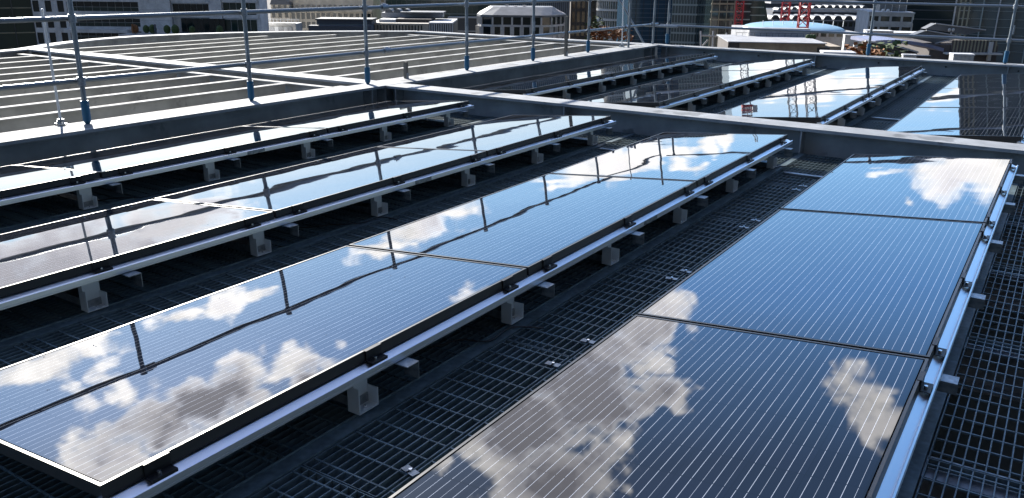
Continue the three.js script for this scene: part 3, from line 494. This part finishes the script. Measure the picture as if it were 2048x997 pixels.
{ // rounded stone and glass building with hipped metal roof
  const b = building('rounded_building', 'rounded building with hipped grey metal roof and white columns, centre skyline', 953, 1134, 31, 225, { depth: 22, solid: false, group: GR });
  const outline = [[953, -6], [962, -1.6], [985, 0], [1083, 0], [1104, -1.6], [1134, -9]].map(([p, z]) => [b.X(p), z]);
  const back = [[b.X(1134), -24], [b.X(953), -24]];
  const ring = (inset, y0, y1, m, name) => { const s = new THREE.Shape(); const cx = 0, cz = -11; [...outline, ...back].forEach(([x, z], i) => { const X = cx + (x - cx) * inset, Z = cz + (z - cz) * inset; i ? s.lineTo(X, -Z) : s.moveTo(X, -Z); }); const g = new THREE.ExtrudeGeometry(s, { depth: y1 - y0, bevelEnabled: false }); g.rotateX(-Math.PI / 2); g.translate(0, y0, 0); return mesh(name, g, m, b.o); };
  ring(0.97, 0, b.Y(35), C.glass, 'glazing');
  for (const [a, c] of [[53.5, 49.5], [76, 70]]) ring(1, b.Y(a), b.Y(c), C.pale, 'spandrel');
  ring(1.015, b.Y(35), b.Y(31), C.zinc, 'eaves');
  for (let e = 0; e < outline.length - 1; e++) { const [xa, za] = outline[e], [xb, zb] = outline[e + 1], n = Math.max(1, Math.round(Math.hypot(xb - xa, zb - za) / 2.9)); for (let i = e ? 1 : 0; i <= n; i++) { const x = xa + (xb - xa) * i / n, z = za + (zb - za) * i / n; slab('column', b, C.pale, x - 0.25, x + 0.25, b.Y(49.6), b.Y(34.9), z - 0.55, z - 0.03); slab('pier', b, C.pale, x - 0.55, x + 0.55, 0, b.Y(53.4), z - 0.6, z - 0.06); } }
  const lo = [...outline, ...back], hi = lo.map(([x, z]) => [x * 0.72, -11 + (z + 11) * 0.45]), yl = b.Y(31), yh = b.Y(17), pos = []; const put = (p, y) => pos.push(p[0], y, p[1]);
  for (let i = 0; i < lo.length; i++) { const j = (i + 1) % lo.length; put(lo[i], yl); put(lo[j], yl); put(hi[j], yh); put(lo[i], yl); put(hi[j], yh); put(hi[i], yh); } for (let i = 1; i < hi.length - 1; i++) { put(hi[0], yh); put(hi[i], yh); put(hi[i + 1], yh); }
  const g = new THREE.BufferGeometry(); g.setAttribute('position', new THREE.Float32BufferAttribute(pos, 3)); g.setAttribute('uv', new THREE.Float32BufferAttribute(pos.flatMap((v, i) => (i % 3 === 0 ? [v, pos[i + 2]] : [])), 2)); g.computeVertexNormals(); mesh('roof', g, C.zinc, b.o);
  for (let i = 0; i < 4; i++) slab('roof_vent', b, C.grey, b.X(1010 + i * 18), b.X(1016 + i * 18), b.Y(17), b.Y(14.5 + (i % 2)), -12, -10);
}
{ const b = building('brown_block', 'narrow brown stone block left of the round glass drum', 1141, 1192, -60, 330, { depth: 6, wall: C.brown, group: GR }); front(b, b.X(1142), b.X(1191), b.Y(100), b.Y(-58), 5, 6, { wall: C.brown, pier: 0.4, band: 0.25 }); }
{ // round glass drum with white bands
  const b = building('glass_drum', 'round glass drum with white floor bands and vertical fins', 1194, 1330, -205, 350, { depth: 14, solid: false, group: GR }), R = b.w / 2, cz = -R;
  const cyl = (r, y0, y1) => new THREE.CylinderGeometry(r, r, y1 - y0, 48).translate(0, (y0 + y1) / 2, cz);
  mesh('glazing', cyl(R - 0.5, 0, b.h), C.glassGrey, b.o);
  for (let i = 0; i < 17; i++) { const y = b.Y(97 - i * 18.7); mesh('floor_band', cyl(R, y - 0.45, y + 0.45), C.pale, b.o); }
  for (let i = 0; i < 40; i++) { const a = (i / 40) * Math.PI + 0.02, g = box(-0.1, 0.1, 0, b.h, -0.25, 0.15); g.rotateY(Math.PI / 2 - a); g.translate(Math.cos(a) * (R - 0.35), 0, cz + Math.sin(a) * (R - 0.35)); mesh('fin', g, C.pale, b.o); }
}
{ const b = building('glass_tower', 'tall blue glass tower with fine horizontal lines behind the scaffold corner', 1256, 1346, -228, 320, { depth: 20, wall: C.glassBlue, rot: 0.1, group: GR }); for (let i = 0; i < 41; i++) slab('floor_line', b, C.mullionBlue, b.x0, b.x1, b.Y(120 - i * 8.5 + 1), b.Y(120 - i * 8.5), -0.39, -0.2); for (let i = 0; i < 7; i++) slab('mullion', b, C.dark, b.x0 + i * b.w / 6 - 0.1, b.x0 + i * b.w / 6 + 0.1, 0, b.h, -0.39, -0.25); }
{ const b = building('glass_tower', 'dark green gridded glass tower right of the scaffold corner', 1346, 1428, -228, 280, { depth: 20, wall: C.glassGrey, rot: -0.35, group: GR }); for (let i = 0; i < 20; i++) slab('floor_band', b, C.mullion, b.x0, b.x1, b.Y(118 - i * 18 + 3.4), b.Y(118 - i * 18), -0.39, -0.1); for (let i = 0; i < 16; i++) slab('mullion', b, C.mullion, b.x0 + i * b.w / 15 - 0.07, b.x0 + i * b.w / 15 + 0.07, 0, b.h, -0.39, -0.2); }
{ const b = building('banded_block', 'dark block with olive floor bands left of the red crane masts', 1421, 1500, -30, 260, { depth: 22, wall: C.glass, group: GR }); for (let i = 0; i < 7; i++) slab('floor_band', b, C.olive, b.X(1421), b.X(1468), b.Y(68 - i * 15 + 3), b.Y(68 - i * 15), -0.39, 0); for (let i = 0; i < 4; i++) slab('column', b, C.olive, b.X(1422 + i * 15), b.X(1423.4 + i * 15), 0, b.h, -0.38, -0.05); for (let i = 0; i < 7; i++) slab('floor_band', b, C.mullion, b.X(1469), b.X(1500), b.Y(68 - i * 15 + 2), b.Y(68 - i * 15), -0.39, 0); }
{ const b = building('sloped_block', 'dark glass block with a sloping stepped right side behind the crane masts', 1500, 1520, -20, 262, { depth: 20, wall: C.glass, group: GR }); const s = new THREE.Shape(); s.moveTo(0, 0); s.lineTo(b.X(1548) - b.X(1520), 0); s.lineTo(b.X(1542) - b.X(1520), b.Y(55)); s.lineTo(0, b.Y(-20)); const g = new THREE.ExtrudeGeometry(s, { depth: 18, bevelEnabled: false }); g.translate(b.x1 + 0.01, 0, -18.5); mesh('sloped_wing', g, C.glassGreen, b.o); for (let i = 0; i < 5; i++) slab('floor_band', b, C.mullion, b.x0, b.x1 + b.k * (2 + i * 4), b.Y(2 + i * 15), b.Y(i * 15), -0.39, 0.05); }
{ // station sheds with white vaults
  const b = building('vaulted_shed', 'long dark shed with a row of white barrel vaults, behind the crane masts', 1530, 1745, 40, 330, { depth: 40, wall: C.slate, group: GR });
  for (let i = 0; i < 9; i++) { const r = 8.6 * b.k, g = new THREE.CylinderGeometry(r, r, 14, 14, 1, false, -Math.PI / 2, Math.PI); g.rotateX(-Math.PI / 2); const m = mesh('vault', g, C.zinc, b.o); m.position.set(b.X(1552 + i * 21), b.Y(40), -7.5); const k = mesh('vault_end', new THREE.CircleGeometry(r * 0.86, 14, 0, Math.PI), C.dark, m); k.position.set(0, 0, 7.05); }
  slab('eaves', b, C.grey, b.x0, b.x1, b.Y(41.5), b.Y(40), -0.39, 0.3); for (let i = 0; i < 20; i++) pane(b, C.glass, b.X(1534 + i * 10.4), b.X(1541 + i * 10.4), b.Y(52), b.Y(44), -0.36);
}
{ const b = building('vaulted_shed', 'farther dark shed with small white vaults along its roof', 1545, 1760, 22, 420, { depth: 30, wall: C.slate, group: GR }); for (let i = 0; i < 13; i++) { const r = 5.5 * b.k, g = new THREE.CylinderGeometry(r, r, 9, 12, 1, false, -Math.PI / 2, Math.PI); g.rotateX(-Math.PI / 2); const m = mesh('vault', g, C.zinc, b.o); m.position.set(b.X(1560 + i * 14), b.Y(23 - Math.min(6, i * 0.9)), -5); } slab('eaves', b, C.white, b.x0, b.x1, b.Y(25), b.Y(22), -0.39, 0.3); slab('upper_roof', b, C.grey, b.X(1560), b.X(1750), b.Y(12), b.Y(6), -30, -18); }
{ const b = building('far_block', 'far dark grey blocks closing the skyline behind the sheds', 1480, 1800, -12, 600, { depth: 40, wall: C.slate, group: GR }); for (let i = 0; i < 3; i++) slab('parapet', b, C.grey, b.x0, b.x1, b.Y(-10 + i * 9), b.Y(-12 + i * 9), -0.39, 0.5); }
function crane(px, d, top, label) {
  const p = at(px, 0, d), o = thing('tower_crane', label, 'crane', 'red tower cranes', new THREE.Vector3(p.x, GY, p.z)); o.rotation.y = 0.4;
  const k = d / FOC, h = p.y - GY - top * k, s = 1.05, bars = [], corner = [[-s, -s], [s, -s], [s, s], [-s, s]];
  for (const [x, z] of corner) { const m = p.y - GY + 10; mesh('leg', tube(new THREE.Vector3(x, 0, z), new THREE.Vector3(x, m, z), 0.16, 6), C.red, o); mesh('upper_leg', tube(new THREE.Vector3(x, m, z), new THREE.Vector3(x, h, z), 0.12, 6), C.grey, o); }
  for (let y = 20; y < h - 2; y += 2.1) for (let i = 0; i < 4; i++) { const a = corner[i], b = corner[(i + 1) % 4]; bars.push(tube(new THREE.Vector3(a[0], y, a[1]), new THREE.Vector3(b[0], y + 2.1, b[1]), 0.09, 5), tube(new THREE.Vector3(a[0], y, a[1]), new THREE.Vector3(b[0], y, b[1]), 0.07, 5)); }
  mesh('lattice', bars.filter((g) => g.attributes.position.getY(0) < p.y - GY + 9), C.red, o).userData.kind = 'stuff'; mesh('upper_lattice', bars.filter((g) => g.attributes.position.getY(0) >= p.y - GY + 9), C.grey, o).userData.kind = 'stuff';
  mesh('slewing_platform', new RoundedBoxGeometry(3.4, 1.6, 5, 2, 0.15).translate(0, h + 0.8, 0.4), C.red, o);
  const cab = mesh('cab', new RoundedBoxGeometry(1.5, 2, 1.8, 2, 0.2).translate(1.9, h + 1.8, 2.6), C.white, o); mesh('cab_window', box(2.64, 2.68, h + 1.3, h + 2.4, 2.0, 3.2), C.glass, cab);
  const jib = []; for (const x of [-0.7, 0.7]) jib.push(tube(new THREE.Vector3(x, h + 1.6, 2), new THREE.Vector3(x * 0.4, h + 9, 24), 0.12, 6)); for (let i = 0; i < 14; i++) { const t = i / 14, t2 = (i + 1) / 14, q = (t, x) => new THREE.Vector3(x * (1 - 0.6 * t), h + 1.6 + 7.4 * t, 2 + 22 * t); jib.push(tube(q(t, -0.7), q(t2, 0.7), 0.07, 5)); }
  mesh('jib', jib, C.white, o).userData.kind = 'stuff';
  mesh('counterweight', box(-1.6, 1.6, h + 1.7, h + 3.6, -3.6, -1.8), C.grey, o);
}
crane(1574, 235, -225, 'red lattice tower crane mast, left of the two before the vaulted sheds');
crane(1612, 190, -215, 'thicker red lattice tower crane mast, right of the two before the vaulted sheds');
crane(1481, 250, -175, 'dim red lattice crane mast before the olive banded block');
{ const b = building('blue_roof_hall', 'low hall with light blue flat curved roof right of centre', 1528, 1732, 64, 200, { depth: 30, wall: C.grey, group: GR }); const g = new THREE.SphereGeometry(1, 48, 16, 0, Math.PI * 2, 0, Math.PI / 2); g.scale(b.w / 2, b.Y(50) - b.Y(64), 16); g.translate(0, b.Y(64), -16); mesh('roof', g, C.blueRoof, b.o); for (let i = 0; i < 9; i++) slab('post', b, C.white, b.X(1548 + i * 21), b.X(1549 + i * 21), b.Y(56), b.Y(45), -9, -8.8); for (let i = 0; i < 12; i++) pane(b, C.glass, b.X(1535 + i * 16), b.X(1546 + i * 16), b.Y(72), b.Y(63), -0.36); }
{ // beige stone building near the far edge
  const b = building('beige_building', 'beige stone building with flat railed roof just beyond the far edge beam', 1488, 1655, 84, 120, { depth: 16, wall: C.beige, rot: -0.12, group: GR });
  slab('roof', b, C.grey, b.X(1463), b.x1, b.Y(84.5), b.Y(82.6), -15, 0.6); slab('side_wall', b, C.brown, b.X(1465), b.X(1487.6), 0, b.Y(84.6), -14, -0.5);
  for (let i = 0; i < 14; i++) slab('baluster', b, C.dark, b.X(1500 + i * 13), b.X(1500.7 + i * 13), b.Y(82.6), b.Y(75), -12, -11.9); slab('handrail', b, C.dark, b.X(1500), b.X(1670), b.Y(75.8), b.Y(75), -12, -11.9);
  slab('roof_plant', b, C.grey, b.X(1530), b.X(1660), b.Y(82.5), b.Y(66), -15.5, -13); slab('end_block', b, C.beige, b.X(1655.5), b.X(1688), 0, b.Y(90), -10, -1); slab('arch_opening', b, C.dark, b.X(1640), b.X(1664), b.Y(118), b.Y(92), -0.95, -0.3);
  for (let i = 0; i < 3; i++) { const m = mesh('planter', new THREE.IcosahedronGeometry(0.4, 1), C.leaf, b.o); m.position.set(b.X(1648 + i * 6), b.Y(80), -10); }
}
{ // steel frame under construction
  const o = thing('steel_frame', 'pale steel frame with diagonal braces below the olive banded block', 'steel frame', null, at(1430, 95, 150).setY(GY)); const q = (px, py) => at(px, py, 150).sub(o.position);
  for (const [a, c] of [[[1402, 110], [1402, 62]], [[1425, 110], [1427, 62]], [[1440, 110], [1454, 66]], [[1459, 110], [1460, 70]], [[1402, 71], [1462, 74]], [[1404, 94], [1416, 80]], [[1450, 82], [1460, 76]]]) mesh('member', tube(q(...a), q(...c), 0.16, 8), C.grey, o);
}
{ // grey office block with ribbon windows
  const b = building('office_block', 'grey office block with ribbon windows and rooftop plant, upper right', 1742, 1822, 26, 230, { depth: 26, wall: C.grey, rot: -0.25, group: GR });
  front(b, b.x0, b.x1, b.Y(108), b.Y(28), 4, 4, { wall: C.grey, pier: 0.2, band: 0.52 });
  const sd = (y0, y1, m, t) => { const g = box(b.x1 + 0.01, b.x1 + t, y0, y1, -26, -0.6); return mesh('side_band', g, m, b.o); }; for (let i = 0; i < 4; i++) { sd(b.Y(28 + i * 20 + 11), b.Y(26 + i * 20), C.white, 0.25); for (let k = 0; k < 8; k++) mesh('side_window', box(b.x1 - 0.3, b.x1 + 0.1, b.Y(46 + i * 20), b.Y(39 + i * 20), -25.6 + k * 3.1, -22.8 + k * 3.1), C.glass, b.o); }
  slab('parapet', b, C.grey, b.x0 - 0.2, b.x1 + 0.3, b.Y(28), b.Y(25), -26, 0.1); slab('roof_plant', b, C.zinc, b.X(1768), b.X(1818), b.Y(25), b.Y(10), -18, -8); for (let i = 0; i < 4; i++) slab('aerial', b, C.white, b.X(1776 + i * 13), b.X(1776.6 + i * 13), b.Y(25), b.Y(2), -7, -6.9); for (let i = 0; i < 2; i++) { const m = mesh('dish', new THREE.SphereGeometry(0.5, 10, 8), C.white, b.o); m.position.set(b.X(1768 + i * 9), b.Y(23), -2); m.scale.z = 0.4; }
}
{ const b = building('dark_slab', 'dark tall slab behind the grey office block, upper right', 1786, 1916, -170, 520, { depth: 30, wall: C.glass, face: true, group: GR }); for (let i = 0; i < 12; i++) slab('floor_line', b, C.dark, b.x0, b.x1, b.Y(36 - i * 17 + 2), b.Y(36 - i * 17), -0.39, -0.2); }
{ // glass tower at the right
  const b = building('glass_tower', 'tall dark glass tower with pale lattice edge at the upper right corner', 1906, 2290, -312, 185, { depth: 30, wall: C.glassGrey, face: true, group: GR });
  for (let i = 0; i < 4; i++) slab('edge_column', b, i ? C.olive : C.pale, b.X(1906 + i * 8.2), b.X(1909 + i * 8.2), 0, b.h, -0.39, 0.5); for (let i = 0; i < 27; i++) slab('ladder_rung', b, C.mullion, b.X(1917), b.X(1936), b.Y(96 - i * 15 + 1.6), b.Y(96 - i * 15), -0.38, 0.3);
  for (let i = 0; i < 12; i++) slab('column', b, i % 3 === 1 ? C.pale : C.mullion, b.X(1956 + i * 28) - 0.12, b.X(1956 + i * 28) + 0.12, 0, b.h, -0.39, 0.4);
  for (let i = 0; i < 27; i++) slab('floor_line', b, C.mullion, b.X(1938), b.x1, b.Y(96 - i * 15 + 0.7), b.Y(96 - i * 15), -0.39, -0.25);
}
{ // louvred roofs
  const b = building('louvred_roof_hall', 'low hall with stepped grey louvred roofs, right skyline', 1872, 2010, 88, 150, { depth: 18, wall: C.brown, group: GR });
  const roof = (pts, z, t, m, name) => { const s = new THREE.Shape(); pts.forEach(([x, y], i) => (i ? s.lineTo(b.X(x), b.Y(y)) : s.moveTo(b.X(x), b.Y(y)))); s.closePath(); const g = new THREE.ExtrudeGeometry(s, { depth: t, bevelEnabled: false }); g.translate(0, 0, z); return mesh(name, g, m, b.o); };
  roof([[1892, 62], [1912, 51], [2018, 63], [1982, 73]], -9, 2, C.zinc, 'upper_roof'); roof([[1838, 76], [1872, 63], [1950, 75], [1900, 88]], -5, 2, C.zinc, 'lower_roof');
  const strip = (a, c, z) => mesh('roof_edge', tube(new THREE.Vector3(b.X(a[0]), b.Y(a[1]), z), new THREE.Vector3(b.X(c[0]), b.Y(c[1]), z), 0.12, 6), C.pale, b.o); strip([1910, 51], [2018, 63], -6.9); strip([1872, 62.5], [1952, 75], -2.9); strip([1895, 88], [1935, 77], -2.9);
  for (let i = 0; i < 26; i++) slab('louvre', b, i % 2 ? C.olive : C.brown, b.X(1914 + i * 3.5), b.X(1917 + i * 3.5), b.Y(104), b.Y(79), -0.39, -0.15); slab('parapet', b, C.pale, b.X(1900), b.X(2012), b.Y(106), b.Y(102.5), -0.39, 1.2);
  for (let i = 0; i < 2; i++) { const m = mesh('dish', new THREE.SphereGeometry(0.32, 10, 8), C.pale, b.o); m.position.set(b.X(1937 + i * 8), b.Y(63), -6); m.scale.z = 0.5; } slab('strut', b, C.pale, b.X(1988), b.X(1995), b.Y(118), b.Y(82), -0.1, 0.3);
}
{ // curved lilac canopy
  const b = building('curved_canopy', 'curved lilac roof with brown underside and white edge beam, right of the far scaffold post', 1752, 1925, 100, 125, { depth: 14, wall: C.dark, solid: false, group: GR });
  const arc = (x0, y0, x1, y1, bow, t, z0, z1, m, name) => { const s = new THREE.Shape(), N = 14, p = (i) => { const k = i / N; return [b.X(x0 + (x1 - x0) * k), b.Y(y0 + (y1 - y0) * k - bow * 4 * k * (1 - k))]; }; for (let i = 0; i <= N; i++) { const [x, y] = p(i); i ? s.lineTo(x, y) : s.moveTo(x, y); } for (let i = N; i >= 0; i--) { const [x, y] = p(i); s.lineTo(x, y - t); } s.closePath(); const g = new THREE.ExtrudeGeometry(s, { depth: z1 - z0, bevelEnabled: false }); g.translate(0, 0, z0); return mesh(name, g, m, b.o); };
  arc(1780, 84, 1925, 98, 7, 0.5, -14, -4, C.lilac, 'roof'); arc(1752, 84, 1862, 106, 3, 1.4, -4, -2.6, C.brown, 'soffit'); arc(1750, 82, 1862, 103, 3, 0.25, -2.6, -2.2, C.pale, 'edge_beam'); arc(1716, 89, 1820, 112, 3, 0.3, -0.4, 0, C.pale, 'edge_beam'); for (const px of [1725, 1760, 1795]) slab('column', b, C.pale, b.X(px), b.X(px + 2.5), 0, b.Y(92 + (px - 1716) * 0.2), -0.6, -0.3);
}
{ const list = [[1697, 1724, 70, 155, 'white box plant housing on a roof, right of the blue roofed hall'], [1742, 1790, 62, 175, 'long white rooftop housing below the grey office block'], [1792, 1860, 66, 180, 'low cream rooftop block below the grey office block'], [1822, 1846, 110, 70, 'white cubic planter box beyond the far edge beam'], [1850, 1874, 112, 70, 'dark planter box beside the white planter box'], [1925, 1963, 109, 72, 'long white planter box near the right scaffold post'], [1660, 1720, 106, 66, 'cream curved roof edge just beyond the far edge beam']];
  for (const [a, c, y, d, label] of list) { const dark = label.startsWith('dark'), b = building('roof_box', label, a, c, y, d, { depth: Math.min(8, (c - a) * d / FOC), wall: dark ? C.dark : label.includes('cream') ? C.cream : C.pale, cat: 'roof box', rot: -0.2, group: 'small boxes on lower roofs' }); slab('lid', b, dark ? C.slate : C.white, b.x0 - 0.05, b.x1 + 0.05, b.h, b.h + 0.12, -b.depth, -0.3); if (c - a > 30) for (let i = 0; i < 4; i++) slab('panel_joint', b, C.grey, b.x0 + (i + 0.9) * b.w / 5, b.x0 + (i + 0.93) * b.w / 5, 0, b.h, -0.4, -0.37); } }
{ // shrubs and trees seen down between the buildings
  const leafCluster = (px0, px1, py, d, n, label, m) => { const o = thing('tree_clump', label, 'trees', 'street trees below the roof', at((px0 + px1) / 2, py, d).setY(GY)); const k = d / FOC, w = (px1 - px0) * k, top = at((px0 + px1) / 2, py, d).y - GY; const gs = [], tr = []; for (let i = 0; i < n; i++) { const x = (rnd() - 0.5) * w, y = top - rnd() * rnd() * 9, z = (rnd() - 0.5) * 5; for (let q = 0; q < 26; q++) { const g = new THREE.PlaneGeometry(0.5 + rnd() * 0.4, 0.35 + rnd() * 0.3); g.rotateX(rnd() * 6); g.rotateY(rnd() * 6); g.translate(x + (rnd() - 0.5) * 3, y + (rnd() - 0.5) * 2.4, z + (rnd() - 0.5) * 3); gs.push(g); } } for (let i = 0; i < 4; i++) tr.push(tube(new THREE.Vector3((i - 1.5) * w / 4, 0, 0), new THREE.Vector3((i - 1.5) * w / 4 + rnd(), top - 3, 0), 0.22, 6)); mesh('crown', gs, m, o).userData.kind = 'stuff'; mesh('trunk', tr, C.brown, o).userData.kind = 'stuff'; };
  leafCluster(1185, 1255, 62, 235, 26, 'brown autumn trees at the foot of the round glass drum', C.rust); leafCluster(1700, 1745, 100, 110, 12, 'rusty shrubs below the curved canopy, left of the far scaffold post', C.rust); leafCluster(1745, 1825, 100, 112, 18, 'green shrubs below the curved canopy, right of the far scaffold post', C.leaf);
  leafCluster(1180, 1206, 38, 240, 8, 'dark bare tree top left of the round glass drum', C.leaf);
}



shade(scene);
renderer.render(scene, camera);
